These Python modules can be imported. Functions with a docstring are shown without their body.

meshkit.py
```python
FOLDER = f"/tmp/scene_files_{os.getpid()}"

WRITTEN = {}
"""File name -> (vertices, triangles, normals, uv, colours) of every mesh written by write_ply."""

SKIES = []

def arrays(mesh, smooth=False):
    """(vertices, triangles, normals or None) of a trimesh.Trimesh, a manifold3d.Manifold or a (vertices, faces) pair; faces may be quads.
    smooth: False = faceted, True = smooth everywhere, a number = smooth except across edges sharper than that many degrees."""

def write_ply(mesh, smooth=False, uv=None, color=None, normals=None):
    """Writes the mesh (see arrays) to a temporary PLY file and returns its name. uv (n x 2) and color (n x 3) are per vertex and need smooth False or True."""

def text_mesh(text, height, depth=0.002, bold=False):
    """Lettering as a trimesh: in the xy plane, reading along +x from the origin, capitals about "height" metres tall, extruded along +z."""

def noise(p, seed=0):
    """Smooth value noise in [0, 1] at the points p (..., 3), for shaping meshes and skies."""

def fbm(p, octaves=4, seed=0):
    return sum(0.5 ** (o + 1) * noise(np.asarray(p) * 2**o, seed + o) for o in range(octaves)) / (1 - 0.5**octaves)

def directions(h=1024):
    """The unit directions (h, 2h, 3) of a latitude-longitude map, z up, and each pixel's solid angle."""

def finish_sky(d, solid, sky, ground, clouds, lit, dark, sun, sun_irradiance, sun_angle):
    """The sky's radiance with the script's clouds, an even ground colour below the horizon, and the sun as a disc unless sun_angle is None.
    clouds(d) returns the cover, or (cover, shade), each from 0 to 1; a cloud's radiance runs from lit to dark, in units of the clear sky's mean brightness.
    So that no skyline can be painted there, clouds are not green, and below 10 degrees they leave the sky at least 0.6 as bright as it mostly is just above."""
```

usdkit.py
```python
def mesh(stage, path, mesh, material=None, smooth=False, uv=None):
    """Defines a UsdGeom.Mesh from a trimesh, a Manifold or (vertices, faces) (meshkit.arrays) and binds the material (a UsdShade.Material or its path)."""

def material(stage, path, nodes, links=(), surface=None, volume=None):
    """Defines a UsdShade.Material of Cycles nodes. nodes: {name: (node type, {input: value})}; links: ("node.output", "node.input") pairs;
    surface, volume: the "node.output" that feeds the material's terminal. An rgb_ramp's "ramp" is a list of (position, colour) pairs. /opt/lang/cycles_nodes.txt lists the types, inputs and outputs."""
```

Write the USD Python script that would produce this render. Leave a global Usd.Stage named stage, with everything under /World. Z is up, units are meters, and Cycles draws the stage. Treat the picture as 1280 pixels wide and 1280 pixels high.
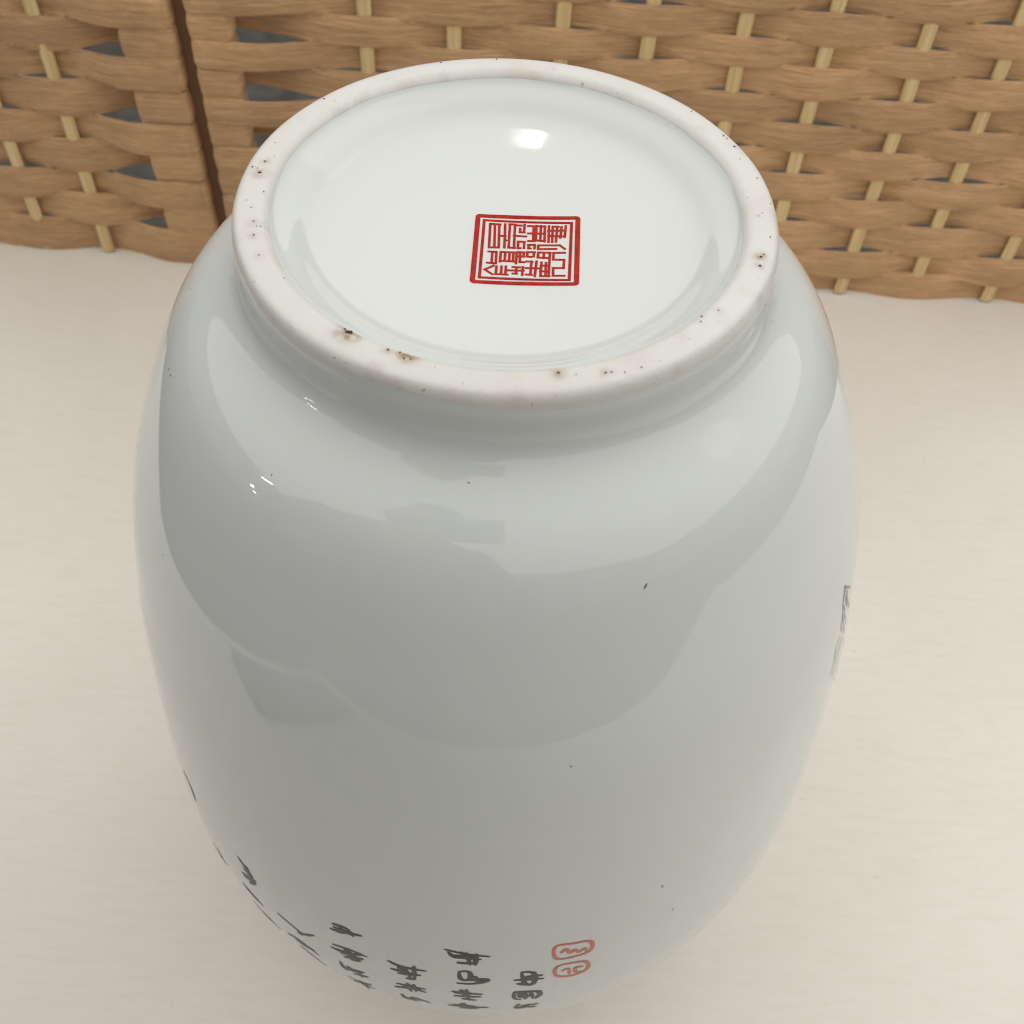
import math, numpy as np, trimesh, shapely, usdkit, meshkit
from shapely.geometry import LineString, Polygon
from shapely.ops import unary_union
from scipy.interpolate import PchipInterpolator
from pxr import Usd, UsdGeom, UsdLux, UsdShade, Gf, Sdf, Vt

stage = Usd.Stage.CreateInMemory()
UsdGeom.SetStageUpAxis(stage, 'Z'); UsdGeom.SetStageMetersPerUnit(stage, 1.0)
UsdGeom.Xform.Define(stage, '/World'); UsdGeom.Scope.Define(stage, '/World/Looks')
RNG = np.random.default_rng(7)

# ------------------------------------------------------------------ camera
H = 0.31                                            # height of the upturned foot above the table
CAM = np.array([0.00462, -0.18786, 0.44569])
PITCH, YAW, ROLL, FPX = 0.9028, -0.0004, 0.0566, 1373.06
fw = np.array([math.sin(YAW)*math.cos(PITCH), math.cos(YAW)*math.cos(PITCH), -math.sin(PITCH)])
r0 = np.cross(fw, [0, 0, 1]); r0 /= np.linalg.norm(r0); u0 = np.cross(r0, fw)
rt = math.cos(ROLL)*r0 + math.sin(ROLL)*u0; up = -math.sin(ROLL)*r0 + math.cos(ROLL)*u0
cam = UsdGeom.Camera.Define(stage, '/World/camera')
M = np.eye(4); M[0, :3], M[1, :3], M[2, :3], M[3, :3] = rt, up, -fw, CAM
UsdGeom.Xformable(cam).AddTransformOp().Set(Gf.Matrix4d(M.tolist()))
cam.CreateHorizontalApertureAttr(24.0); cam.CreateVerticalApertureAttr(24.0)
cam.CreateFocalLengthAttr(FPX/1280*24.0)
cam.CreateClippingRangeAttr((0.02, 200.0))
cam.CreateFStopAttr(21.0); cam.CreateFocusDistanceAttr(0.255)
cam.CreateExposureAttr(0.36)

# ------------------------------------------------------------------ light: an indoor room, ceiling panels and far tubes
dome = UsdLux.DomeLight.Define(stage, '/World/room_air_light')
room = usdkit.material(stage, '/World/Looks/room_dim', {
    'b': ('background_shader', {'color': (1.0, 0.98, 0.95), 'strength': 0.15})}, surface='b.background')
UsdShade.MaterialBindingAPI.Apply(dome.GetPrim()).Bind(room)

def rect_light(name, centre, target, w, h, power, color):
    """A ceiling lamp: w x h metres, aimed at target; power is its radiance."""
    l = UsdLux.RectLight.Define(stage, '/World/' + name)
    c, t = np.array(centre, float), np.array(target, float)
    z = c - t; z /= np.linalg.norm(z)
    x = np.cross([0, 1, 0.001], z); x /= np.linalg.norm(x); y = np.cross(z, x)
    m = np.eye(4); m[0, :3], m[1, :3], m[2, :3], m[3, :3] = x, y, z, c
    UsdGeom.Xformable(l).AddTransformOp().Set(Gf.Matrix4d(m.tolist()))
    l.CreateWidthAttr(w); l.CreateHeightAttr(h); l.CreateIntensityAttr(power); l.CreateColorAttr(Gf.Vec3f(*color))
    return l

rect_light('ceiling_light', (0.9, -1.0, 2.1), (0.9, -1.0, 0.0), 14.0, 11.5, 0.80, (1.0, 0.985, 0.95))      # the broad white ceiling that glows over the table
rect_light('ceiling_light_001', (1.5, 0.75, 2.0), (1.5, 0.75, 0.0), 2.0, 1.7, 0.5, (1.0, 0.985, 0.95))
# a small curved lamp high behind the screen: the bright crescent in the hollow of the base
B0, DV = np.array([0.004, 0.037, 0.3045]), np.array([-0.026, 0.638, 0.770])
SX, SY = np.array([1.0, 0, 0]), np.array([0, -0.770, 0.638])
for n_, a_, e_, w_, h_ in (('crescent_lamp', 0.003, 0.01, 0.0032, 0.15),):
    rect_light(n_, B0 + 3.0*DV + SX*a_ + SY*e_, B0, w_, h_, 70.0, (1, 1, 1))
J = np.array([-0.06, -0.06, 0.26])
def far_tube(name, a, b, d, width, power):
    """A slim fluorescent tube far down the room, between the directions a and b as the jar sees them."""
    a, b = J + np.array(a)*d, J + np.array(b)*d
    l = UsdLux.RectLight.Define(stage, '/World/' + name)
    x = (b - a)/np.linalg.norm(b - a); c = (a + b)/2; z = c - J; z -= x*(z @ x); z /= np.linalg.norm(z); y = np.cross(z, x)
    m = np.eye(4); m[0, :3], m[1, :3], m[2, :3], m[3, :3] = x, y, z, c
    UsdGeom.Xformable(l).AddTransformOp().Set(Gf.Matrix4d(m.tolist()))
    l.CreateWidthAttr(float(np.linalg.norm(b - a))); l.CreateHeightAttr(width); l.CreateIntensityAttr(power); l.CreateColorAttr(Gf.Vec3f(1, 1, 1))
far_tube('tube_lamp', (-.95, -.29, .06), (-.94, -.34, .06), 18.0, 0.10, 60.0)
far_tube('tube_lamp_001', (-.94, -.33, .08), (-.93, -.37, .08), 18.0, 0.10, 60.0)
far_tube('tube_lamp_002', (-.962, -.265, .085), (-.96, -.28, .092), 18.0, 0.22, 60.0)
far_tube('tube_lamp_003', (-.93, -.27, .24), (-.91, -.33, .27), 18.0, 0.12, 60.0)

# ------------------------------------------------------------------ helpers
used = {}
def path_for(name, parent='/World'):
    k = (parent, name); n = used.get(k, 0); used[k] = n + 1
    return f"{parent}/{name}" + (f"_{n:03d}" if n else '')
def tag(prim, label=None, cat=None, group=None, kind=None):
    for k, v in (('label', label), ('category', cat), ('group', group), ('kind', kind)):
        if v: prim.SetCustomDataByKey(k, v)
    return prim
def thing(name, label, cat, loc=(0, 0, 0)):
    x = UsdGeom.Xform.Define(stage, path_for(name)); x.AddTranslateOp().Set(Gf.Vec3d(*loc))
    return tag(x.GetPrim(), label, cat)
def obj(name, mesh, mat, parent=None, smooth=False, label=None, kind=None):
    p = path_for(name, str(parent.GetPath()) if parent else '/World')
    m = usdkit.mesh(stage, p, mesh, mat, smooth=smooth).GetPrim()
    return tag(m, label, kind=kind)
def mat(name, nodes, links=(), surface='p.BSDF'):
    return usdkit.material(stage, '/World/Looks/' + name, nodes, links, surface=surface)
def grid_faces(nu, nv, wrap_u=False):
    f = []
    for i in range(nu if wrap_u else nu - 1):
        a, b = i*nv, ((i + 1) % nu)*nv
        for j in range(nv - 1):
            f.append((a + j, b + j, b + j + 1, a + j + 1))
    return np.array(f)
def rbox(x0, x1, y0, y1, z0, z1, r=0.002):
    """A box with rounded vertical and horizontal edges."""
    import manifold3d as m3
    s = []
    for x in (x0 + r, x1 - r):
        for y in (y0 + r, y1 - r):
            for z in (z0 + r, z1 - r):
                s.append(m3.Manifold.sphere(r, 16).translate((x, y, z)))
    return m3.Manifold.batch_hull(s)

# ------------------------------------------------------------------ materials
glaze = mat('white_glaze', {
    'g': ('geometry', {}),
    'n': ('noise_texture', {'scale': 9.0, 'detail': 2.0}),
    'r': ('rgb_ramp', {'ramp': [(0.3, (0.63, 0.658, 0.635)), (0.7, (0.648, 0.672, 0.65))]}),
    'n2': ('noise_texture', {'scale': 420.0, 'detail': 1.0}),
    'd': ('rgb_ramp', {'ramp': [(0.0, (1, 1, 1)), (0.83, (1, 1, 1)), (0.85, (0.35, 0.35, 0.33)), (1.0, (0.3, 0.3, 0.28))]}),
    'm': ('mix', {'mix_type': 'multiply', 'fac': 1.0}),
    'nb': ('noise_texture', {'scale': 55.0, 'detail': 1.0}),
    'b': ('bump', {'strength': 0.025, 'distance': 0.003}),
    'p': ('principled_bsdf', {'roughness': 0.045, 'ior': 1.5, 'subsurface_weight': 0.12, 'subsurface_scale': 0.004, 'subsurface_radius': (1.0, 0.95, 0.85)})},
    [('g.position', 'n.vector'), ('g.position', 'n2.vector'), ('g.position', 'nb.vector'), ('n.fac', 'r.fac'), ('n2.fac', 'd.fac'), ('r.color', 'm.color1'), ('d.color', 'm.color2'),
     ('m.color', 'p.base_color'), ('nb.fac', 'b.height'), ('b.normal', 'p.normal')])
biscuit = mat('unglazed_foot', {
    'g': ('geometry', {}),
    'n': ('noise_texture', {'scale': 60.0, 'detail': 4.0}),
    'r': ('rgb_ramp', {'ramp': [(0.25, (0.57, 0.53, 0.46)), (0.42, (0.64, 0.625, 0.585)), (0.7, (0.66, 0.655, 0.63))]}),
    'n2': ('noise_texture', {'scale': 900.0, 'detail': 2.0}),
    'd': ('rgb_ramp', {'ramp': [(0.0, (1, 1, 1)), (0.70, (1, 1, 1)), (0.76, (0.55, 0.45, 0.35)), (1.0, (0.4, 0.3, 0.2))]}),
    'm': ('mix', {'mix_type': 'multiply', 'fac': 0.8}),
    'at': ('attribute', {'attribute': 'stain'}), 'ms': ('mix', {'color2': (0.30, 0.19, 0.10)}),
    'b': ('bump', {'strength': 0.2, 'distance': 0.0004}),
    'p': ('principled_bsdf', {'roughness': 0.34, 'ior': 1.45})},
    [('g.position', 'n.vector'), ('g.position', 'n2.vector'), ('n.fac', 'r.fac'), ('n2.fac', 'd.fac'), ('r.color', 'm.color1'), ('d.color', 'm.color2'), ('at.fac', 'ms.fac'), ('m.color', 'ms.color1'), ('ms.color', 'p.base_color'),
     ('n2.fac', 'b.height'), ('b.normal', 'p.normal')])
red = mat('iron_red_enamel', {'g': ('geometry', {}), 'n': ('noise_texture', {'scale': 700.0, 'detail': 3.0}),
    'r': ('rgb_ramp', {'ramp': [(0.3, (0.45, 0.020, 0.009)), (0.7, (0.29, 0.010, 0.006))]}), 'p': ('principled_bsdf', {'roughness': 0.35, 'specular_ior_level': 0.12})},
    [('g.position', 'n.vector'), ('n.fac', 'r.fac'), ('r.color', 'p.base_color')])
orange = mat('orange_red_enamel', {'g': ('geometry', {}), 'n': ('noise_texture', {'scale': 500.0, 'detail': 2.0}),
    'r': ('rgb_ramp', {'ramp': [(0.3, (0.58, 0.10, 0.05)), (0.7, (0.48, 0.06, 0.03))]}), 'p': ('principled_bsdf', {'roughness': 0.2})},
    [('g.position', 'n.vector'), ('n.fac', 'r.fac'), ('r.color', 'p.base_color')])
ink = mat('black_ink_enamel', {'g': ('geometry', {}), 'n': ('noise_texture', {'scale': 500.0, 'detail': 3.0}),
    'r': ('rgb_ramp', {'ramp': [(0.3, (0.012, 0.014, 0.012)), (0.75, (0.035, 0.037, 0.032))]}), 'p': ('principled_bsdf', {'roughness': 0.3, 'specular_ior_level': 0.2})},
    [('g.position', 'n.vector'), ('n.fac', 'r.fac'), ('r.color', 'p.base_color')])
grey_line = mat('grey_line_enamel', {'g': ('geometry', {}), 'n': ('noise_texture', {'scale': 300.0, 'detail': 3.0}),
    'r': ('rgb_ramp', {'ramp': [(0.3, (0.05, 0.052, 0.045)), (0.7, (0.22, 0.225, 0.20))]}), 'p': ('principled_bsdf', {'roughness': 0.15})},
    [('g.position', 'n.vector'), ('n.fac', 'r.fac'), ('r.color', 'p.base_color')])
grit = mat('kiln_grit', {'p': ('principled_bsdf', {'base_color': (0.025, 0.016, 0.010), 'roughness': 0.7})})
tan = mat('iron_stain', {'p': ('principled_bsdf', {'base_color': (0.52, 0.40, 0.27), 'roughness': 0.6})})

def cord(name, dark, mid, light):
    return mat(name, {
        'g': ('geometry', {}), 'o': ('object_info', {}),
        'mp': ('mapping', {'scale': (55.0, 60.0, 1000.0)}),
        'n': ('noise_texture', {'scale': 1.0, 'detail': 6.0, 'roughness': 0.7, 'distortion': 1.2}),
        'r': ('rgb_ramp', {'ramp': [(0.22, dark), (0.5, mid), (0.78, light)]}),
        'n2': ('noise_texture', {'scale': 26.0, 'detail': 2.0}),
        'v': ('map_range', {'from_min': 0.3, 'from_max': 0.7, 'to_min': 0.88, 'to_max': 1.1}),
        'v2': ('map_range', {'from_min': 0.0, 'from_max': 1.0, 'to_min': 0.93, 'to_max': 1.07}),
        'mm': ('math', {'math_type': 'multiply'}),
        'h': ('hsv', {}),
        'mpb': ('mapping', {'scale': (75.0, 60.0, 800.0)}),
        'nb': ('noise_texture', {'scale': 1.0, 'detail': 4.0, 'roughness': 0.6, 'distortion': 0.4}),
        'b': ('bump', {'strength': 0.8, 'distance': 0.0016}),
        'p': ('principled_bsdf', {'roughness': 0.62, 'ior': 1.4, 'sheen_weight': 0.08})},
        [('g.position', 'mp.vector'), ('mp.vector', 'n.vector'), ('n.fac', 'r.fac'), ('g.position', 'n2.vector'), ('n2.fac', 'v.value'), ('o.random', 'v2.value'),
         ('v.result', 'mm.value1'), ('v2.result', 'mm.value2'), ('mm.value', 'h.value'), ('r.color', 'h.color'), ('h.color', 'p.base_color'),
         ('g.position', 'mpb.vector'), ('mpb.vector', 'nb.vector'), ('nb.fac', 'b.height'), ('b.normal', 'p.normal')])
paper = cord('brown_paper_cord', (0.29, 0.150, 0.066), (0.52, 0.307, 0.152), (0.70, 0.46, 0.255))
core = mat('dark_wood_core', {'p': ('principled_bsdf', {'base_color': (0.16, 0.075, 0.03), 'roughness': 0.6})})
bamboo = mat('pale_bamboo', {'g': ('geometry', {}), 'mp': ('mapping', {'scale': (500.0, 500.0, 22.0)}), 'n': ('noise_texture', {'scale': 1.0, 'detail': 3.0}),
    'r': ('rgb_ramp', {'ramp': [(0.3, (0.54, 0.37, 0.155)), (0.6, (0.66, 0.50, 0.25)), (0.8, (0.72, 0.58, 0.33))]}), 'p': ('principled_bsdf', {'roughness': 0.42})},
    [('g.position', 'mp.vector'), ('mp.vector', 'n.vector'), ('n.fac', 'r.fac'), ('r.color', 'p.base_color')])
laminate = mat('cream_laminate', {
    'g': ('geometry', {}),
    'mp': ('mapping', {'scale': (60.0, 330.0, 60.0)}),
    'n': ('noise_texture', {'scale': 1.0, 'detail': 4.0, 'roughness': 0.6, 'distortion': 0.3}),
    'r': ('rgb_ramp', {'ramp': [(0.25, (0.70, 0.67, 0.60)), (0.5, (0.735, 0.705, 0.64)), (0.75, (0.75, 0.722, 0.66))]}),
    'nl': ('noise_texture', {'scale': 7.0, 'detail': 3.0}),
    'rl': ('rgb_ramp', {'ramp': [(0.3, (0.935, 0.92, 0.91)), (0.7, (1, 1, 1))]}),
    'm': ('mix', {'mix_type': 'multiply', 'fac': 1.0}),
    'mpd': ('mapping', {'scale': (120.0, 420.0, 60.0)}),
    'nd': ('noise_texture', {'scale': 1.0, 'detail': 2.0}),
    'rd': ('rgb_ramp', {'ramp': [(0.0, (1, 1, 1)), (0.72, (1, 1, 1)), (0.80, (0.82, 0.79, 0.74)), (1.0, (0.72, 0.68, 0.62))]}),
    'm2': ('mix', {'mix_type': 'multiply', 'fac': 1.0}),
    'b': ('bump', {'strength': 0.14, 'distance': 0.0005}),
    'p': ('principled_bsdf', {'roughness': 0.42, 'ior': 1.45})},
    [('g.position', 'mp.vector'), ('mp.vector', 'n.vector'), ('n.fac', 'r.fac'), ('g.position', 'nl.vector'), ('nl.fac', 'rl.fac'), ('r.color', 'm.color1'), ('rl.color', 'm.color2'),
     ('g.position', 'mpd.vector'), ('mpd.vector', 'nd.vector'), ('nd.fac', 'rd.fac'), ('m.color', 'm2.color1'), ('rd.color', 'm2.color2'), ('m2.color', 'p.base_color'),
     ('n.fac', 'b.height'), ('b.normal', 'p.normal')])
steel = mat('grey_steel', {'p': ('principled_bsdf', {'base_color': (0.35, 0.35, 0.35), 'roughness': 0.4, 'metallic': 0.8})})
carpet = mat('grey_floor', {'g': ('geometry', {}), 'n': ('noise_texture', {'scale': 30.0, 'detail': 4.0}),
    'r': ('rgb_ramp', {'ramp': [(0.3, (0.06, 0.054, 0.047)), (0.7, (0.095, 0.087, 0.077))]}), 'p': ('principled_bsdf', {'roughness': 0.9, 'specular_ior_level': 0.05})},
    [('g.position', 'n.vector'), ('n.fac', 'r.fac'), ('r.color', 'p.base_color')])

# ------------------------------------------------------------------ the setting: floor and table
TX0, TX1, TY0, TY1 = -0.48, 1.02, -0.55, 0.368
fl = trimesh.creation.box((40, 40, 0.05)); fl.apply_translation((0, 1.0, -0.745))
tag(obj('floor', fl, carpet), 'grey floor far below the cream table', kind='structure')
tb = thing('table', 'cream laminate table that the upturned jar stands on', 'table', (0, 0, -0.72))
def at_table(m): m = trimesh.Trimesh(*meshkit.arrays(m)[:2], process=False); m.apply_translation((0, 0, 0.72)); return m
obj('tabletop', at_table(rbox(TX0, TX1, TY0, TY1, -0.028, 0.0, 0.0025)), laminate, tb, smooth=40)
for x in (TX0 + .05, TX1 - .05):
    for y in (TY0 + .05, TY1 - .05):
        obj('leg', at_table(rbox(x - .016, x + .016, y - .016, y + .016, -0.7195, -0.0285, 0.004)), steel, tb, smooth=40)

# ------------------------------------------------------------------ the woven folding screen
scr = thing('folding_screen', 'woven brown paper cord folding screen with pale bamboo ribs, behind the jar', 'screen', (0, 0.352, 0))
TOP = 0.285
HD = 0.0062                     # half depth of a post
def ribbon(nodes, zc, pitch, seed):
    """One flat paper cord strip woven through nodes [(x, y of its middle, width factor)], as a thin closed mesh."""
    xs = np.array([n[0] for n in nodes]); 
    n = int((xs[-1] - xs[0])/0.0016) + 1
    x = np.linspace(xs[0], xs[-1], n)
    i = np.clip(np.searchsorted(xs, x, side='right') - 1, 0, len(xs) - 2)
    t = (x - xs[i])/(xs[i + 1] - xs[i]); s = t*t*(3 - 2*t); s2 = 0.5 - 0.5*np.cos(np.pi*np.clip(t*1.1 - .05, 0, 1))
    ya = np.array([q[1] for q in nodes]); wa = np.array([q[2] for q in nodes])
    y = ya[i]*(1 - s2) + ya[i + 1]*s2
    w = (wa[i]*(1 - s) + wa[i + 1]*s)*pitch
    nv = 11
    v = np.linspace(-1, 1, nv)
    q = np.stack([x*22, np.full(n, seed*3.7), np.zeros(n)], 1)
    zo = (meshkit.noise(q, 3) - .5)*0.0016 + (meshkit.noise(q*[.4, 1, 1], 5) - .5)*0.0016
    wt = w*(1 + (meshkit.noise(q + [0, 50, 0], 4) - .5)*0.16); wb = w*(1 + (meshkit.noise(q + [0, 90, 0], 6) - .5)*0.16)
    X = np.repeat(x[:, None], nv, 1)
    half = np.where(v[None] > 0, wt[:, None]/2, wb[:, None]/2)
    Z = zc + zo[:, None] + v[None]*half
    crease = meshkit.noise(np.stack([X*9 + seed, np.repeat((v*3.3 + seed*11)[None], n, 0), 0*X], -1), 8) - .5
    fine = meshkit.noise(np.stack([X*30 + seed, np.repeat((v*9 + seed*5)[None], n, 0), 0*X], -1), 9) - .5
    curl = np.abs(v)[None]**4*0.0011*np.where(y > 0, -0.4, 1)[:, None]
    Y = y[:, None] + curl + crease*0.0010 + fine*0.0007
    F = np.stack([X, Y, Z], -1).reshape(-1, 3); B = F + [0, 0.0007, 0]
    f = grid_faces(n, nv)
    N = len(F)
    edge = []
    for a in range(n - 1):
        for j in (0, nv - 1):
            p0, p1 = a*nv + j, (a + 1)*nv + j
            edge.append((p0, p0 + N, p1 + N, p1) if j == 0 else (p0, p1, p1 + N, p0 + N))
    return np.vstack([F, B]), np.vstack([f, f[:, ::-1] + N, np.array(edge)])
def wrap_band(x0, x1, zc, h, seed):
    """Cord wound round a post: a closed band with a slightly swollen face."""
    r, loop = 0.0022, []
    a0, a1, b0, b1 = x0 + r, x1 - r, -HD + r, HD - r
    for (cx, cy, s) in ((a0, b0, 180), (a1, b0, 270), (a1, b1, 0), (a0, b1, 90)):
        for k in range(5):
            t = math.radians(s + k*22.5); loop.append((cx + r*math.cos(t), cy + r*math.sin(t), math.cos(t), math.sin(t)))
    L = []
    for k in range(len(loop)):
        p, q = np.array(loop[k]), np.array(loop[(k + 1) % len(loop)])
        m = 8 if k % 5 == 4 else 1
        for j in range(m): L.append(p + (q - p)*j/m)
    L = np.array(L); n = len(L)
    prof = [(-1, -0.0006), (-.95, 0.0002), (-.6, 0.0008), (-.2, 0.0009), (.2, 0.0009), (.6, 0.0008), (.95, 0.0002), (1, -0.0006)]
    V = np.zeros((n, len(prof), 3))
    for j, (v, o) in enumerate(prof):
        nz = meshkit.noise(np.stack([L[:, 0]*90 + seed*7, L[:, 1]*90, np.full(n, v*1.5 + seed)], 1), 12) - .5
        V[:, j, 0] = L[:, 0] + L[:, 2]*(o + nz*.0007); V[:, j, 1] = L[:, 1] + L[:, 3]*(o + nz*.0012); V[:, j, 2] = zc + v*h/2 + nz*.001
    return V.reshape(-1, 3), grid_faces(n, len(prof), True)[:, ::-1]

RS, FRONT = 0.0038, -0.0029
def rib_mesh(x, seed):
    zz = np.linspace(0.001, TOP, 30); na = 14
    th = np.linspace(0, 2*np.pi, na, endpoint=False)
    wob = (meshkit.noise(np.stack([zz*18, np.full(30, seed), np.zeros(30)], 1), 2) - .5)*0.0012
    V = np.zeros((na, 30, 3))
    V[..., 0] = x + wob[None] + RS*np.cos(th)[:, None]; V[..., 1] = 0.42*RS*np.sin(th)[:, None]; V[..., 2] = zz[None]
    return V.reshape(-1, 3), grid_faces(na, 30, True)
seed = 0
def panel(post, rest, far_post, rows, first_front):
    """post and far_post are (x0, x1); rest the rib places from the post outwards; rows the heights of the strips; first_front tells whether row 0 lies over the post."""
    global seed
    s = 1 if rest[0] > post[0] else -1
    for a, b in (post, far_post):
        obj('post', rbox(a + .0012, b - .0012, -HD + .001, HD - .001, 0.0, TOP, 0.002), core, scr, smooth=40)
    for x in rest:
        obj('rib', rib_mesh(x, x*100), bamboo, scr, smooth=True)
    zs = list(rows)
    for k, z in enumerate(zs):
        lo = zs[k - 1] if k else z - (zs[1] - zs[0]); hi = zs[k + 1] if k + 1 < len(zs) else z + (z - zs[k - 1])
        pitch = (hi - lo)/2*(1.2 if k == 0 else 1); front = first_front ^ (k % 2 == 1); seed += 1
        nodes, fr = [], front
        o0, o1 = (post[0], post[1]) if s > 0 else (post[1], post[0])     # outer edge, inner edge
        yf = -HD - 0.0016 if front else HD + 0.0014
        wp = 1.02 if front else 0.78
        nodes += [(o0 - s*0.0004, yf*0.55, wp), (o0 + s*0.0030, yf, wp), (o1 - s*0.003, yf, wp)]
        for x in rest:
            fr = not fr
            nodes.append((x, (FRONT if fr else -FRONT) + RNG.normal(0, .0003), (1.15 if fr else 0.91)*(1 + RNG.normal(0, .035))))
        fr = not fr
        yf2 = -HD - 0.0016 if fr else HD + 0.0014
        f0, f1 = (far_post[0], far_post[1]) if s > 0 else (far_post[1], far_post[0])
        nodes += [(f0 + s*0.003, yf2, 1.0), (f1 - s*0.003, yf2, 1.0), (f1 + s*.0004, yf2*.55, 1.0)]
        nodes = sorted(nodes)
        zc = max(z, pitch*.42) if k == 0 else z
        if k == 0: nodes = [(a_, b_ + (.0008 if abs(b_) < .005 else 0), c_) for a_, b_, c_ in nodes]
        obj('strip', ribbon(nodes, z, pitch, seed), paper, scr, smooth=50)
        for a, b in (post, far_post):
            obj('post_wrap', wrap_band(a, b, z, pitch*1.0, seed + a), paper, scr, smooth=50)
R_ROWS = [7.4, 23.5, 42.0, 60.0, 75.5, 91.0, 106.5, 122.0, 138.0, 153.0, 167.5, 183.0, 198.5, 214, 229.5, 245, 260.5, 275]
L_ROWS = [11.5, 32.0, 49.8, 68.5, 86.5, 106.0, 125.5, 142.7, 159.0, 176.0, 193, 210, 227, 244, 261, 277]
mm = lambda a: [x/1000 for x in a]
panel((-0.1745, -0.1535), mm([-84.6, -39.5, 16.6, 60, 107.6, 151.5, 200.2, 243.3, 291.2, 338]), (0.385, 0.406), mm(R_ROWS), True)
panel((-0.2115, -0.1835), mm([-255.6, -293.6, -336, -379]), (-0.446, -0.418), mm(L_ROWS), True)
obj('hinge', rbox(-0.1838, -0.1742, 0.0005, 0.004, 0.002, TOP, 0.0008), core, scr, smooth=40, label='dark brown hinge strip in the gap between the two panels')

# ------------------------------------------------------------------ the jar, standing on its mouth
jar = thing('porcelain_jar', 'white glazed porcelain jar standing upside down with a red seal mark on its base', 'jar', (0, 0, 0))
KX = -0.0082                                        # the axis leans a hair
PZ = [-0.0155, -0.02, -0.035, -0.055, -0.08, -0.105, -0.13, -0.155, -0.18, -0.205, -0.23, -0.26, -0.283, -0.2935]
PR = [0.0628, 0.0667, 0.0763, 0.0850, 0.0923, 0.0973, 0.1004, 0.1032, 0.1036, 0.1034, 0.0992, 0.0880, 0.0700, 0.0600]
from scipy.interpolate import UnivariateSpline, make_interp_spline
_o = np.argsort(PZ); prof = UnivariateSpline(np.array(PZ)[_o], np.array(PR)[_o], k=3, s=len(PZ)*0.00035**2)
dprof = prof.derivative()
def lathe(pts, n=320, wob=0.0):
    """pts: (radius, height below the foot) along the profile, outer side first."""
    pts = np.array(pts); th = np.linspace(0, 2*np.pi, n, endpoint=False)
    V = np.zeros((n, len(pts), 3)); r, z = pts[:, 0], pts[:, 1]
    w = 0
    if wob:
        q = np.stack([np.cos(th)[:, None]*3 + 0*z[None], np.sin(th)[:, None]*3 + 0*z[None], 0*th[:, None] + z[None]*14], -1)
        w = (meshkit.noise(q, 21) - .5)*wob
    V[..., 0] = (r[None] + w)*np.cos(th)[:, None] + KX*z[None]; V[..., 1] = (r[None] + w)*np.sin(th)[:, None]; V[..., 2] = H + z[None]
    return V.reshape(-1, 3), grid_faces(n, len(pts), True)
def curve(pts, n):
    """A smooth run through control points."""
    pts = np.array(pts, float); s = np.concatenate([[0], np.cumsum(np.linalg.norm(np.diff(pts, axis=0), axis=1))])
    f = make_interp_spline(s, pts, k=3 if len(pts) > 3 else 2); return f(np.linspace(0, s[-1], n))
zz = np.linspace(-0.0355, -0.2925, 120)
body = [(0.0553, -0.0022), (0.0555, -0.0032)]
CP = [(0.05555, -0.0042), (0.0555, -0.0072), (0.0554, -0.0105), (0.0559, -0.0138), (0.0575, -0.0167), (0.0605, -0.0190), (0.0645, -0.0213), (0.0690, -0.0249)] + [(float(prof(z)), z) for z in (-0.034, -0.044, -0.056, -0.07, -0.085, -0.1)]
from scipy.interpolate import splprep, splev
tck, _ = splprep(np.array(CP).T*1000, s=len(CP)*0.12**2, k=4)
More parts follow.
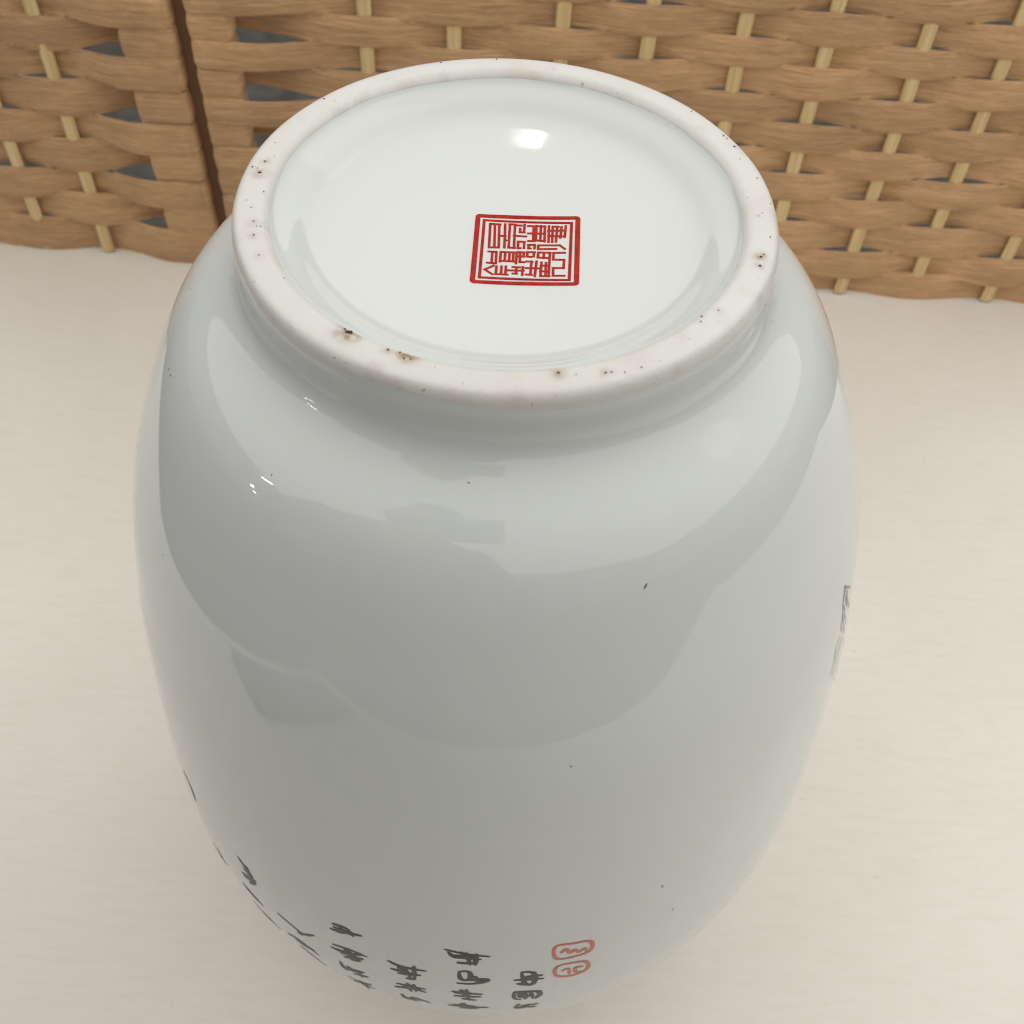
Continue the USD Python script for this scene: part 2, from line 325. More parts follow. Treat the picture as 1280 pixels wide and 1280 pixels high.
body += [(a/1000, c/1000) for a, c in np.array(splev(np.linspace(0, 1, 170), tck)).T]
body += [(float(prof(z)), z) for z in np.linspace(-0.1035, -0.2925, 90)]
body += [tuple(p) for p in curve([(float(prof(-0.2925)), -0.2925), (0.0592, -0.298), (0.0600, -0.303), (0.0628, -0.3075), (0.0632, -0.3092), (0.0622, -0.3100), (0.0600, -0.3098), (0.0565, -0.304), (0.0550, -0.297)], 26)][1:]
# inside wall, so that the jar is hollow
inside = [(max(float(prof(z)) - 0.005, 0.02), z) for z in np.linspace(-0.290, -0.03, 30)] + [(0.055, -0.016), (0.03, -0.0135), (0.0005, -0.0135)]
body += inside
bd = obj('body', lathe(body, n=400), glaze, jar, smooth=60)
foot = [tuple(p) for p in curve([(0.0480, -0.0016), (0.0485, -0.00075), (0.0494, -0.00015), (0.0512, 0.0), (0.0532, -0.0001), (0.0545, -0.0005), (0.0552, -0.0014), (0.0555, -0.0027)], 40)][::-1]
ft_v, ft_f = lathe([(0.0555, -0.0040)] + foot + [(0.0477, -0.0030)], n=800, wob=0.0003)
ft = obj('foot_ring', (ft_v, ft_f), biscuit, jar, smooth=True, label='unglazed foot ring with dark kiln specks')
RC, Z0 = 0.23, -0.0104                               # the base is a shallow bowl below a rounded ledge
bowl = lambda r: Z0 + RC - np.sqrt(RC*RC - r*r)
base = [(0.04815, -0.0015)] + [tuple(p) for p in curve([(0.0479, -0.0018), (0.0472, -0.0025), (0.0460, -0.00315), (0.0446, -0.0038), (0.0432, -0.0046), (0.0418, -0.0056), (0.0405, -0.0064), (0.0392, -0.0069), (0.0370, float(bowl(.037))), (0.0355, float(bowl(.0355)))], 60)] + [(r, float(bowl(r))) for r in np.linspace(.035, .0003, 40)]
bs = obj('base', lathe(base), glaze, jar, smooth=True, label='recessed glazed base inside the foot ring')

BAKE = {"seal":[[0,0.741,[[-6.38,7.51],[15.02,8.09],[14.86,-13.83],[-6.18,-14.46],[-6.38,7.51]]],[1,0.42,[[-4.98,6.17],[13.69,6.41],[13.4,-12.57],[-4.84,-12.91],[-4.98,6.17]]],[2,0.333,[[-3.63,5.09],[-3.44,-2.79]]],[2,0.333,[[-2.63,4.75],[-2.35,-2.28]]],[2,0.333,[[-1.68,5.01],[-1.45,-2.53]]],[2,0.333,[[-3.63,5.09],[-1.5,5.11]]],[2,0.333,[[-3.45,-2.71],[-1.44,-2.61]]],[2,0.333,[[-0.44,5.25],[-0.25,-2.5]]],[2,0.333,[[-1.49,1.33],[-0.25,1.36]]],[3,0.333,[[0.55,5.21],[0.64,-2.42]]],[3,0.333,[[1.64,5.31],[1.76,-2.32]]],[3,0.333,[[0.49,5.34],[1.82,5.33]]],[3,0.333,[[0.59,-2.43],[1.9,-2.43]]],[3,0.333,[[1.59,1.61],[4.1,1.55]]],[3,0.333,[[3.69,5.41],[3.65,2.86]]],[3,0.333,[[2.81,4.05],[2.78,2.86]]],[3,0.333,[[2.78,2.86],[3.73,2.86]]],[3,0.333,[[1.97,5.09],[3.03,5.1]]],[3,0.333,[[2.59,-0.26],[3.9,-0.27]]],[3,0.333,[[2.54,-0.27],[2.58,-2.46]]],[3,0.333,[[3.8,-0.28],[3.83,-2.34]]],[3,0.333,[[2.58,-2.46],[3.07,-2.41]]],[4,0.333,[[4.5,5.06],[5.7,5.08]]],[4,0.333,[[5.65,5.08],[5.68,0.1]]],[4,0.333,[[4.59,2.6],[5.92,2.64]]],[4,0.333,[[4.68,0.09],[6.0,0.13]]],[4,0.333,[[6.23,5.22],[6.25,0.36]]],[4,0.333,[[7.17,5.22],[7.18,0.23]]],[4,0.333,[[8.02,5.17],[8.05,0.1]]],[4,0.333,[[6.23,5.13],[8.1,5.09]]],[4,0.333,[[5.92,2.64],[8.09,2.71]]],[4,0.333,[[6.25,0.36],[8.1,0.23]]],[5,0.333,[[8.9,5.25],[8.9,-0.03]]],[5,0.333,[[9.7,5.11],[9.68,0.04]]],[5,0.333,[[10.64,5.11],[10.47,0.11]]],[5,0.333,[[11.57,5.06],[11.37,1.45]]],[5,0.333,[[12.45,5.36],[12.29,1.74]]],[5,0.333,[[8.81,3.66],[11.59,3.79]]],[5,0.333,[[8.85,1.98],[12.29,1.95]]],[5,0.333,[[9.7,5.11],[10.9,5.09]]],[5,0.333,[[11.33,3.89],[12.39,3.9]]],[6,0.333,[[4.73,-1.23],[6.04,-1.11]]],[6,0.333,[[6.04,-1.11],[6.02,-2.35]]],[6,0.333,[[4.78,-1.23],[4.77,-2.38]]],[6,0.333,[[4.77,-2.38],[5.19,-2.35]]],[6,0.333,[[6.83,-1.25],[11.28,-1.06]]],[6,0.333,[[6.83,-1.25],[6.81,-2.49]]],[6,0.333,[[6.81,-2.49],[10.52,-2.28]]],[6,0.333,[[11.28,-1.06],[12.35,-2.2]]],[7,0.333,[[-3.45,-4.1],[-2.2,-4.11]]],[7,0.333,[[-2.66,-4.15],[-2.64,-7.79]]],[7,0.333,[[-3.54,-7.87],[-2.11,-7.94]]],[7,0.333,[[-1.81,-4.08],[-1.78,-7.91]]],[7,0.333,[[-0.9,-4.0],[-0.94,-7.24]]],[7,0.333,[[-0.9,-4.0],[2.35,-3.91]]],[7,0.333,[[0.02,-4.12],[0.02,-6.75]]],[7,0.333,[[0.92,-4.04],[0.92,-6.67]]],[7,0.333,[[1.75,-3.96],[1.71,-6.6]]],[7,0.333,[[-0.96,-6.96],[2.35,-6.95]]],[7,0.333,[[2.43,-3.9],[2.38,-7.54]]],[7,0.333,[[2.74,-3.79],[3.91,-3.77]]],[7,0.333,[[3.13,-3.84],[3.13,-7.08]]],[7,0.333,[[3.91,-3.77],[3.82,-5.0]]],[7,0.333,[[2.66,-5.18],[3.96,-5.19]]],[7,0.333,[[3.7,-7.03],[4.06,-7.03]]],[8,0.333,[[-2.2,-8.75],[-3.91,-10.16]]],[8,0.333,[[-3.91,-10.16],[-2.3,-11.6]]],[8,0.333,[[-1.55,-8.89],[-1.59,-11.46]]],[8,0.333,[[-0.53,-8.8],[-0.52,-11.36]]],[8,0.333,[[0.37,-8.72],[0.37,-11.29]]],[8,0.333,[[-1.67,-11.46],[0.76,-11.45]]],[8,0.333,[[1.79,-8.79],[3.2,-8.79]]],[8,0.333,[[2.56,-8.84],[2.52,-10.9]]],[8,0.333,[[0.82,-9.99],[4.01,-9.86]]],[8,0.333,[[1.88,-10.96],[2.65,-10.97]]],[8,0.333,[[3.84,-8.61],[3.81,-11.3]]],[9,0.333,[[4.55,-3.63],[6.12,-3.57]]],[9,0.333,[[4.61,-3.63],[4.61,-5.13]]],[9,0.333,[[4.61,-5.13],[5.39,-5.18]]],[9,0.333,[[5.99,-3.59],[5.95,-5.01]]],[9,0.333,[[6.9,-3.59],[6.82,-5.34]]],[9,0.333,[[6.9,-3.59],[9.37,-3.61]]],[9,0.333,[[9.3,-3.62],[9.17,-11.3]]],[9,0.333,[[8.07,-3.6],[7.99,-5.44]]],[9,0.333,[[6.82,-5.34],[9.16,-5.34]]],[9,0.333,[[4.54,-6.75],[5.7,-6.77]]],[9,0.333,[[5.57,-6.66],[5.46,-11.04]]],[9,0.333,[[4.49,-8.95],[7.06,-8.92]]],[9,0.333,[[4.57,-11.11],[5.72,-11.13]]],[9,0.333,[[6.6,-6.57],[6.37,-11.54]]],[9,0.333,[[7.64,-6.88],[7.52,-11.44]]],[9,0.333,[[8.55,-7.0],[8.54,-11.35]]],[9,0.333,[[7.55,-7.97],[9.09,-7.95]]],[9,0.333,[[7.47,-9.88],[9.14,-9.81]]],[9,0.333,[[7.52,-11.44],[9.3,-11.44]]],[10,0.333,[[10.03,-3.63],[12.37,-3.51]]],[10,0.333,[[10.08,-3.63],[10.02,-5.86]]],[10,0.333,[[10.02,-5.86],[12.28,-5.87]]],[10,0.333,[[12.28,-5.87],[12.19,-8.67]]],[10,0.333,[[10.01,-8.66],[12.24,-8.59]]],[10,0.333,[[10.08,-8.66],[10.06,-11.22]]],[10,0.333,[[10.06,-11.22],[12.36,-11.18]]]],"ink":{"A1":[[[-1.9468,-159.42],[-1.9025,-157.86],[-1.8943,-160.7],[-1.8618,-159.05]],[[-1.9548,-163.85],[-1.9211,-162.89],[-1.9078,-159.97]],[[-1.9082,-160.38],[-1.8847,-161.91]]],"A2":[[[-1.96,-176.18],[-1.9017,-173.66],[-1.8553,-174.1]],[[-1.9676,-179.5],[-1.937,-179.49]],[[-1.9383,-180.83],[-1.8695,-174.01]],[[-1.9291,-182.95],[-1.8684,-177.17]],[[-1.91,-174.72],[-1.8904,-181.58]],[[-1.9099,-182.58],[-1.878,-179.97]]],"A3":[[[-1.9507,-190.96],[-1.9492,-198.26],[-1.9277,-196.67]],[[-1.9255,-194.55],[-1.8767,-191.34]],[[-1.9178,-198.51],[-1.8683,-194.8]],[[-1.9,-192.06],[-1.8905,-198.41]]],"A4":[[[-1.9487,-208.42],[-1.8636,-210.77]],[[-1.934,-212.17],[-1.8691,-204.79]],[[-1.9056,-209.52],[-1.8907,-215.69]]],"B1":[[[-1.7976,-171.07],[-1.7682,-173.35],[-1.6941,-172.17]],[[-1.7843,-177.75],[-1.7422,-175.61]],[[-1.775,-179.65],[-1.7089,-176.51]],[[-1.7541,-172.15],[-1.7381,-181.59]],[[-1.7265,-170.02],[-1.7277,-181.46]],[[-1.7521,-182.3],[-1.7242,-181.17]]],"B2":[[[-1.7846,-190.42],[-1.6998,-189.29]],[[-1.791,-194.99],[-1.7426,-191.48],[-1.7011,-192.77]],[[-1.7511,-187.14],[-1.7446,-195.62]],[[-1.7335,-186.85],[-1.7298,-194.28]]],"B3":[[[-1.7775,-203.05],[-1.7672,-210.02],[-1.7419,-205.08]],[[-1.7481,-202.83],[-1.7198,-204.5],[-1.6952,-206.31]]],"C1":[[[-1.645,-153.98],[-1.5953,-155.74],[-1.53,-156.67]],[[-1.6358,-155.12],[-1.6206,-159.37],[-1.5954,-157.65]],[[-1.6205,-158.4],[-1.5516,-158.79]],[[-1.6146,-162.15],[-1.564,-161.93]],[[-1.5891,-154.65],[-1.5798,-163.22]],[[-1.5642,-155.11],[-1.5671,-162.98]]],"C2":[[[-1.6088,-168.79],[-1.5798,-167.35],[-1.578,-174.99],[-1.6061,-175.78],[-1.6088,-168.79]],[[-1.6163,-178.46],[-1.5768,-178.46],[-1.5343,-175.49],[-1.5313,-173.2],[-1.5637,-173.57]]],"C3":[[[-1.6309,-186.99],[-1.5467,-187.89]],[[-1.6248,-191.38],[-1.5499,-190.54]],[[-1.5902,-183.69],[-1.584,-195.28]],[[-1.6045,-193.77],[-1.5634,-194.79]]],"C4":[[[-1.6447,-204.89],[-1.5282,-204.25]],[[-1.5982,-199.91],[-1.5882,-207.72]],[[-1.6131,-207.4],[-1.5563,-206.09]]],"D1":[[[-1.4674,-174.74],[-1.387,-175.54]],[[-1.4485,-168.51],[-1.4127,-169.17],[-1.4102,-179.94],[-1.4383,-179.65],[-1.4485,-168.51]],[[-1.4471,-172.93],[-1.4107,-174.07]],[[-1.4587,-177.71],[-1.4248,-180.09]]],"D2":[[[-1.4631,-185.73],[-1.4623,-193.61],[-1.4398,-195.05]],[[-1.4498,-185.29],[-1.444,-192.76]],[[-1.4359,-186.46],[-1.4296,-194.59]],[[-1.4193,-185.76],[-1.4089,-194.61]],[[-1.4055,-186.34],[-1.3868,-189.84],[-1.4018,-194.96]],[[-1.4631,-185.73],[-1.3881,-187.19]]],"D3":[[[-1.445,-200.46],[-1.4572,-206.61],[-1.4283,-207.78],[-1.4163,-202.11]],[[-1.4301,-202.98],[-1.3876,-202.99]],[[-1.4181,-206.51],[-1.3928,-206.94]]],"F1":[[[-2.2674,-160.37],[-2.2478,-162.99],[-2.2157,-169.32]],[[-2.272,-171.95],[-2.2034,-167.12]],[[-2.2616,-173.12],[-2.2172,-168.04]],[[-2.2314,-163.04],[-2.2317,-169.12]],[[-2.243,-174.36],[-2.2096,-169.45]]],"F2":[[[-2.2942,-184.49],[-2.2729,-187.0],[-2.2151,-188.49]],[[-2.254,-186.61],[-2.2273,-188.28]]],"F3":[[[-2.2926,-200.27],[-2.2207,-202.86]],[[-2.2946,-206.49],[-2.1824,-204.37]]],"G1":[[[-2.1476,-180.71],[-2.0817,-183.02],[-2.0662,-184.52],[-2.0177,-177.65]],[[-2.0857,-185.58],[-2.0641,-185.46]]],"G2":[[[-2.1422,-198.89],[-2.0926,-194.51],[-2.031,-199.23]],[[-2.1148,-198.8],[-2.0628,-198.91]],[[-2.0912,-198.22],[-2.0403,-195.78]]],"G3":[[[-2.11,-205.03],[-2.0332,-213.52]]],"H1":[[[-2.4554,-186.08],[-2.4395,-193.41],[-2.381,-188.34]],[[-2.4187,-182.9],[-2.4119,-192.48]]],"I1":[[[-2.5262,-151.58],[-2.483,-154.6],[-2.4781,-161.68]]]},"red":{"R1":[[[-1.371,-155.19],[-1.3661,-152.16],[-1.3211,-153.17],[-1.2824,-153.26],[-1.2688,-155.72],[-1.2697,-161.44],[-1.3152,-162.55],[-1.3608,-162.51],[-1.3708,-158.08],[-1.371,-155.19]],[[-1.3503,-158.11],[-1.3393,-154.87],[-1.3263,-160.46],[-1.316,-156.24],[-1.3031,-160.96],[-1.2895,-157.04],[-1.2838,-160.37]]],"R2":[[[-1.3624,-171.85],[-1.3585,-166.7],[-1.3058,-166.84],[-1.2747,-168.13],[-1.267,-175.31],[-1.3049,-177.89],[-1.3533,-176.19],[-1.3624,-171.85]],[[-1.3424,-171.91],[-1.3237,-169.84],[-1.32,-175.61]],[[-1.3063,-171.05],[-1.3066,-175.47],[-1.279,-175.85]],[[-1.3063,-171.05],[-1.2857,-171.52]]]},"line":{"L1":[[[-0.4339,-74.13],[-0.4423,-76.66],[-0.4459,-79.94]],[[-0.4335,-74.96],[-0.3778,-80.66]],[[-0.4162,-77.69],[-0.4178,-80.81],[-0.3736,-88.86]]],"L2":[[[-0.4459,-79.94],[-0.4265,-85.36],[-0.4365,-88.14],[-0.402,-95.72]],[[-0.4254,-85.9],[-0.4058,-91.63]]],"L3":[[[-0.4105,-96.56],[-0.455,-94.95],[-0.457,-99.38],[-0.4802,-104.74]],[[-0.3785,-101.48],[-0.3983,-106.87],[-0.4098,-116.33]]]},"specks":[[-51.02,4.06,3],[-50.73,8.03,2],[-53.45,6.01,1.2],[-51.82,5.55,1],[-50.58,-7.63,1.2],[-49.26,-11.92,1.5],[-48.48,-13.42,1.2],[-48.45,-16.14,2],[-47.67,-13.35,0.8],[-46.38,-22.03,1.6],[-49.87,14.87,0.8],[-49.15,9.96,0.8],[-49.11,-2.14,0.8],[-52.02,-5.32,0.8],[-26.48,-41.87,4.5],[-27.3,-41.1,1.6],[-18.98,-45.81,2],[-15.22,-46.53,4],[-15.93,-47.8,2.2],[-14.79,-47.91,1.4],[-16.81,-46.25,1.2],[-18.52,52.26,1.5],[-5.26,55.1,1.2],[-42.97,33.16,1.5],[11.31,-49.2,2.5],[14.39,-49.35,1],[19.59,-48.53,1.8],[20.58,-48.25,1.4],[22.98,-48.06,1],[26.11,-46.8,1],[40.73,-30.39,1.4],[37.49,-32.21,1.2],[37.24,-33.76,1.4],[30.84,-35.38,1],[50.18,-13.99,2.6],[49.77,-16.69,2],[50.89,-13.19,1.4],[52.71,-7.56,1.1],[45.32,-16.12,1.3],[48.02,23.07,1.6],[46.8,27.49,1.4],[47.41,26.33,1],[48.84,18.43,0.9],[39.77,36.18,0.8],[52.52,12.18,1],[50.94,-1.02,1.2],[51.86,0.12,0.9]],"spots":[[[-1.1603,-34.69],1.5],[[-1.0968,-135.18],0.9],[[-1.0464,-154.03],0.9],[[-2.8252,-31.18],0.5],[[-2.7941,-30.91],0.6],[[-3.0006,-20.6],0.5],[[-2.5271,-60.76],0.5],[[-1.3606,-72.46],0.5]]}
# red seal mark printed on the base
def extruded(g, z, d):
    ms = []
    for q in getattr(g, 'geoms', [g]):
        if q.area > 1e-10:
            m = trimesh.creation.extrude_polygon(q, d, engine='earcut'); m.apply_translation((0, 0, z)); ms.append(m)
    return trimesh.util.concatenate(ms)
def seal_shape(groups):
    out = []
    for g, w, pts in BAKE['seal']:
        if g in groups:
            out.append(LineString(np.array(pts)/1000).buffer(w/2000*(1.45 if g > 1 else 1.35), cap_style='square', join_style='round' if g == 0 else 'mitre'))
    u = unary_union(out)
    if 0 in groups:
        e = Polygon(u.exterior).buffer(-0.0009).buffer(0.0009); u = u.intersection(e)
    return shapely.segmentize(u.buffer(-0.00004).buffer(0.00008, quad_segs=3).simplify(0.00002), 0.0007)
def seal_mesh(groups):
    m = extruded(seal_shape(groups), -0.0001, 0.00018); v = m.vertices.copy(); r = np.hypot(v[:, 0], v[:, 1]); v[:, 2] += H + bowl(r); v[:, 0] += KX*bowl(r); m.vertices = v
    return m
sm = obj('seal_mark', seal_mesh([0]), red, bs, label='red square seal frame painted on the base')
sm_inner = obj('seal_inner_frame', seal_mesh([1]), red, bs)
for gs in ([2, 3], [4, 5, 6], [7, 8], [9, 10]): obj('seal_character', seal_mesh(gs), red, bs)

# brush strokes on the body
def smooth_line(pts, step):
    pts = np.array(pts, float)
    for _ in range(2):
        if len(pts) > 2:
            a, b = pts[:-1], pts[1:]
            pts = np.vstack([pts[:1], np.stack([a*.75 + b*.25, a*.25 + b*.75], 1).reshape(-1, 2)[1:-1], pts[-1:]])
    s = np.concatenate([[0], np.cumsum(np.linalg.norm(np.diff(pts, axis=0), axis=1))])
    n = max(int(s[-1]/step) + 1, 5)
    q = np.linspace(0, s[-1], n)
    return np.stack([np.interp(q, s, pts[:, k]) for k in (0, 1)], 1)
def on_jar(th, z):
    r = prof(z); d = dprof(z)
    P = np.stack([r*np.cos(th) + KX*z, r*np.sin(th), H + z], -1)
    N = np.stack([np.cos(th), np.sin(th), -d], -1); N /= np.linalg.norm(N, axis=-1, keepdims=True)
    return P, N
def brush(strokes, width, taper=0.35, lift0=0.00009):
    V, F, n0 = [], [], 0
    for k, st in enumerate(strokes):
        a = np.array(st); R = 0.095
        q = smooth_line(np.stack([a[:, 0]*R, a[:, 1]/1000], 1), 0.0006)
        P, N = on_jar(q[:, 0]/R, q[:, 1])
        T = np.gradient(P, axis=0); T /= np.maximum(np.linalg.norm(T, axis=1, keepdims=True), 1e-9)
        S = np.cross(N, T); t = np.linspace(0, 1, len(P))
        w = width*(taper + (1 - taper)*np.sin(np.pi*np.clip(t*0.9 + 0.08, 0, 1))**0.7)*RNG.uniform(.8, 1.2)
        w = w*(0.85 + 0.3*meshkit.noise(np.stack([t*6, np.full(len(t), k*9.1), np.full(len(t), a[0, 0]*50)], 1), 4))
        lift = lift0 + 0.000008*k
        row = np.stack([P + N*lift - S*w[:, None]/2, P + N*(lift + .00006), P + N*lift + S*w[:, None]/2], 1)
        V.append(row.reshape(-1, 3)); F.append(grid_faces(len(P), 3) + n0); n0 += 3*len(P)
    return np.vstack(V), np.vstack(F)
for name, st in BAKE['ink'].items():
    if name[0] in 'ABCDF':
        q = np.array(sum(st, [])); lo, hi = q.min(0), q.max(0); c_ = lo + (hi - lo)*RNG.uniform(.3, .7, 2); d_ = (hi - lo)
        st = st + [[(c_ - d_*[.28, .05]).tolist(), (c_ + d_*[.28, -.04]).tolist()], [(c_ + d_*[-.05, .26]).tolist(), (c_ + d_*[.08, -.24]).tolist()]]
    obj('brush_character', brush(st, 0.0015 if name[0] in 'ABCD' else 0.0017), ink, bd, smooth=True)
for name, st in BAKE['red'].items():
    obj('signature_seal', brush(st, 0.0011, .8), orange, bd, smooth=True, label='small orange red signature seal painted beside the brush writing')
obj('painted_outline', brush([s for st in BAKE['line'].values() for s in st], 0.0009, .6, .00022), grey_line, bd, smooth=True, label='thin grey outline of a painting at the right side of the jar')

obj('glaze_spots', brush([[[t_ - .003*z_[1], z - .3*z_[1]], [t_, z], [t_ + .003*z_[1], z + .3*z_[1]]] for (t_, z), z_ in [(q[0], (0, q[1])) for q in BAKE['spots']]], 0.0005, .5, .0002), grey_line, bd, smooth=True, kind='stuff', label='small grey specks in the glaze')
# dark grit fired into the foot ring, with an iron stain round the larger grains
sp = np.array(BAKE['specks'])
dd = np.hypot(ft_v[:, None, 0]*1000 - sp[None, :, 0], ft_v[:, None, 1]*1000 - sp[None, :, 1])
rag = meshkit.noise(ft_v*900, 31)*1.1 + meshkit.noise(ft_v*2300, 33)*0.7
stain = np.clip((np.clip(sp[None, :, 2] - .9, 0, 3)*np.exp(-(dd/(0.35 + 0.42*sp[None, :, 2]))**2)).max(1)*0.36*rag, 0, 1)
stain = np.clip(stain + 0.55*np.clip(meshkit.noise(ft_v*240, 35) - .66, 0, 1)*2.2*meshkit.noise(ft_v*1500, 36), 0, 1)
UsdGeom.PrimvarsAPI(UsdGeom.Mesh(ft)).CreatePrimvar('stain', Sdf.ValueTypeNames.FloatArray, 'vertex').Set(Vt.FloatArray.FromNumpy(stain.astype(np.float32)))
V = []
for k, (x, y, s) in enumerate(BAKE['specks']):
    x, y = x/1000, y/1000; rr = math.hypot(x, y)
    if rr < 0.0491: continue
    if rr > 0.0533: x, y, rr = x*0.0533/rr, y*0.0533/rr, 0.0533
    a = np.linspace(0, 2*np.pi, 9, endpoint=False) + RNG.uniform(0, 6)
    rad = s*0.158e-3*0.62*RNG.uniform(.6, 1.35, 9)
    P = Polygon(np.stack([x + rad*np.cos(a)*1.25, y + rad*np.sin(a)], 1)).buffer(0)
    m = extruded(P, H - 0.0005, 0.00056)
    V.append(m)
obj('kiln_specks', trimesh.util.concatenate(V), grit, jar, kind='stuff', label='dark brown specks of kiln grit on the foot ring')

# ------------------------------------------------------------------ a flat case, mirrored low on the left of the jar
cs = thing('case', 'flat dark grey case lying at the front left of the table', 'case', (-0.355, -0.345, 0))
obj('case_shell', rbox(-0.072, 0.072, -0.15, 0.15, 0.0005, 0.016, 0.006), mat('dark_grey_shell', {'p': ('principled_bsdf', {'base_color': (0.10, 0.10, 0.098), 'roughness': 0.5})}), cs, smooth=40)
# ------------------------------------------------------------------ the person with the phone, mirrored in the glaze
import manifold3d as m3
cloth = mat('dark_cloth', {'g': ('geometry', {}), 'n': ('noise_texture', {'scale': 300.0, 'detail': 2.0}),
    'r': ('rgb_ramp', {'ramp': [(0.3, (0.030, 0.032, 0.038)), (0.7, (0.055, 0.058, 0.066))]}), 'p': ('principled_bsdf', {'roughness': 0.85})},
    [('g.position', 'n.vector'), ('n.fac', 'r.fac'), ('r.color', 'p.base_color')])
skin = mat('skin', {'g': ('geometry', {}), 'n': ('noise_texture', {'scale': 60.0}), 'r': ('rgb_ramp', {'ramp': [(0.3, (0.50, 0.30, 0.21)), (0.7, (0.56, 0.35, 0.25))]}),
    'p': ('principled_bsdf', {'roughness': 0.5})}, [('g.position', 'n.vector'), ('n.fac', 'r.fac'), ('r.color', 'p.base_color')])
hair = mat('dark_hair', {'p': ('principled_bsdf', {'base_color': (0.02, 0.016, 0.013), 'roughness': 0.5})})
black = mat('black_phone_glass', {'p': ('principled_bsdf', {'base_color': (0.02, 0.02, 0.022), 'roughness': 0.2})})
def ball(p, r): return m3.Manifold.sphere(r, 24).translate(tuple(map(float, p)))
def bone(*joints): return m3.Manifold.batch_hull([ball(p, r) for p, r in joints])
def chain(js): return [bone(a, b) for a, b in zip(js[:-1], js[1:])]
def flesh(parts, step, rounds=12):
    m = m3.Manifold.batch_boolean(parts, m3.OpType.Add).refine_to_length(step)
    t = trimesh.Trimesh(*meshkit.arrays(m)[:2]); trimesh.smoothing.filter_taubin(t, iterations=rounds); return t
per = thing('person', 'person in dark clothes leaning over the table front with a phone in one hand', 'person', (0, 0, 0))
PEL, CH, NK, HD_ = (-.32, -.76, .22), (-.27, -.52, .40), (-.20, -.44, .57), (-.165, -.40, .68)
LS, RSH = (-.45, -.40, .50), (-.06, -.57, .50)
back = np.array(CAM) - fw*0.012                     # the phone hangs behind its lens
pc = back - up*0.022 - rt*0.062
lw, rw = pc - rt*0.125 - up*0.06 - fw*.02, np.array((.08, -.64, .06))
LE, RE = (-.46, -.24, .31), (.08, -.67, .30)
torso = [bone((PEL, .15), ((-.36,-.55,.26),.13), ((-.17,-.63,.26),.13), ((-.22, -.79, .22), .13), ((-.35,-.47,.40), .13), ((-.17,-.55,.40), .13)), bone((CH, .14), (LS, .075), (RSH, .075)), bone((NK, .058), (LS, .06), (RSH, .06))]
arms = chain([(LS, .07), (LE, .047), (lw, .032)]) + chain([(RSH, .07), (RE, .047), (rw, .032)])
legs = chain([((-.37, -.75, .2), .10), ((-.42, -.78, -.26), .065), ((-.42, -.84, -.67), .045)]) + chain([((-.2, -.79, .2), .10), ((-.22, -.84, -.26), .065), ((-.22, -.90, -.67), .045)])
feet = [bone(((-.42, -.86, -.68), .035), ((-.39, -.70, -.69), .028)), bone(((-.22, -.92, -.68), .035), ((-.19, -.76, -.69), .028))]
obj('clothing', flesh(torso + arms + legs + feet, .03), cloth, per, smooth=True)
hd = np.array(HD_); look = np.array(back) - hd; look /= np.linalg.norm(look); side = np.cross(look, [0, 0, 1]); side /= np.linalg.norm(side); crown = np.cross(side, look)
at = lambda f, s, c: hd + look*f + side*s + crown*c
head = [bone((at(-.02, 0, .03), .085), (at(.02, 0, .01), .08), (at(.035, 0, -.06), .045)), bone((NK, .05), (at(-.03, 0, -.04), .055)), bone((at(.09, 0, .0), .012), (at(.105, 0, -.025), .014)),
        bone((at(-.01, .083, -.01), .018), (at(-.015, .083, .02), .02)), bone((at(-.01, -.083, -.01), .018), (at(-.015, -.083, .02), .02)), bone((at(.075, -.02, -.055), .011), (at(.075, .02, -.055), .011))]
obj('head', flesh(head, .012, 6), skin, per, smooth=True)
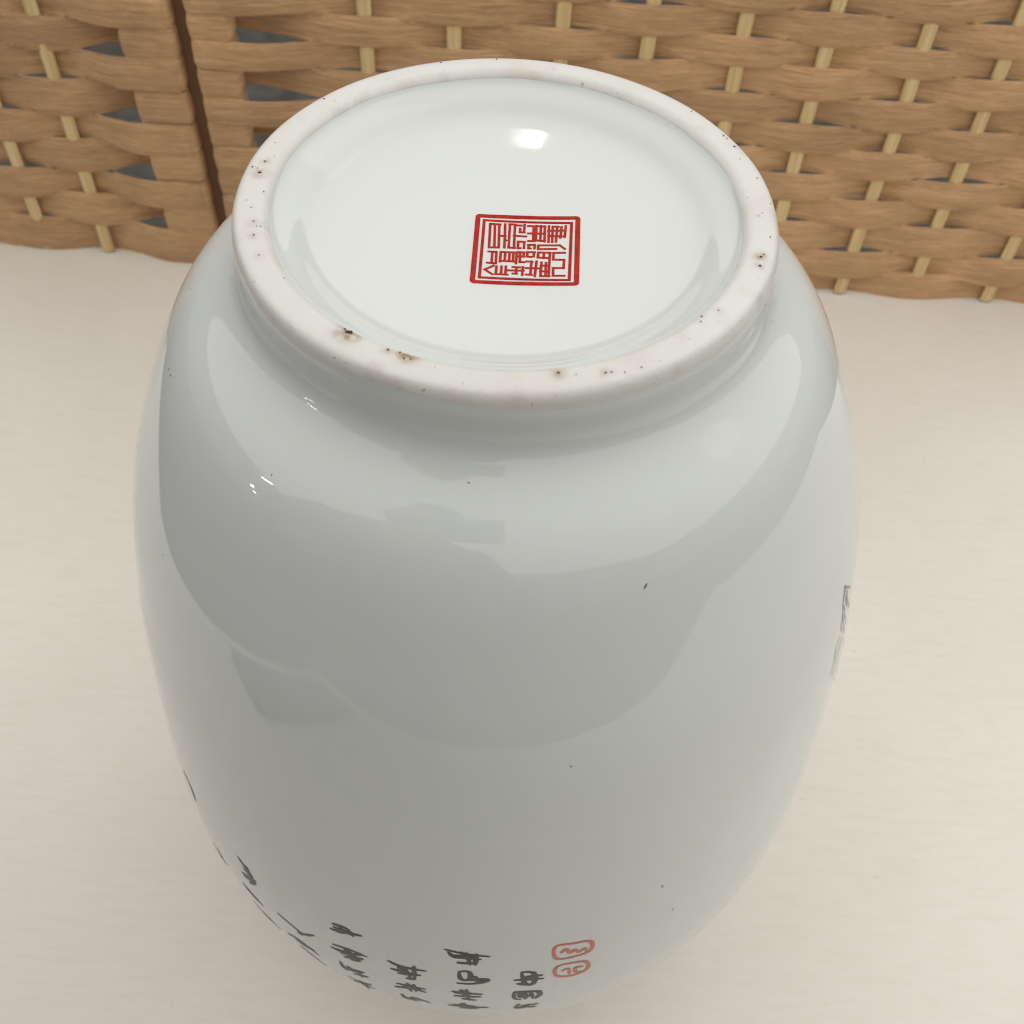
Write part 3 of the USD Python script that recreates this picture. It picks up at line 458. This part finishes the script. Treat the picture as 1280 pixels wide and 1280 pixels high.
obj('hair', flesh([bone((at(-.035, 0, .04), .09), (at(-.03, 0, .0), .085)), bone((at(-.02, 0, .055), .085), (at(.03, 0, .07), .055))], .014, 6), hair, per, smooth=True)
def hand(w, s):
    """A palm beside the phone's edge, four fingers behind it and the thumb on its screen; s = -1 left, 1 right."""
    e = pc + rt*s*0.038 - up*0.045                  # the phone's edge beside the palm
    P = [bone((w, .026), (e + rt*s*.022 - fw*.006 - up*.012, .017), (e + rt*s*.022 - fw*.006 + up*.03, .016))]
    for k in range(4):
        o = up*(.034 - .019*k); n = (.9, 1, .95, .8)[k]
        P += chain([(e + rt*s*.024 + o, .0095), (e + rt*s*.008 + o + fw*.0175, .009), (e - rt*s*.018*n + o + fw*.0155, .008)]) if s < 0 or k > 0 else chain([(e + rt*s*.024 + o, .0095), (e + rt*s*.016 + o + up*.02 + fw*.006, .009), (e + rt*s*.012 + o + up*.04 + fw*.002, .008)])
    P += chain([(e + rt*s*.024 - fw*.012 - up*.02, .013), (e + rt*s*.012 - fw*.022 + up*.008, .011), (e - rt*s*.012 - fw*.0175 + up*.03, .009)])
    return flesh(P, .004, 8)
obj('hand', hand(lw, -1), skin, per, smooth=True); obj('hand', flesh([bone((rw, .027), (rw + [0, .01, -.05], .02))] + sum([chain([(rw + [x*.9, .012, -.05], .0105), (rw + [x*1.1, .022, -.085*n], .009), (rw + [x*1.1, .045, -.115*n], .008)]) for x, n in ((-.027, .9), (-.009, 1), (.009, .97), (.027, .85))], []) + chain([(rw + [-.02, .01, -.015], .013), (rw + [-.04, .03, -.045], .011), (rw + [-.035, .045, -.07], .009)]), .004, 8), skin, per, smooth=True)
ph = thing('phone', 'black phone held above the jar by the person', 'phone', tuple(map(float, pc)))
c = np.array([[sx_*.076, sy_*.036, sz_*.004] for sx_ in (-1, 1) for sy_ in (-1, 1) for sz_ in (-1, 1)])
slab = m3.Manifold.batch_hull([ball(rt*a[0]*.9 + up*a[1]*.95 + (-fw)*a[2]*.3, .0038) for a in c])
obj('case', slab, black, ph, smooth=40)
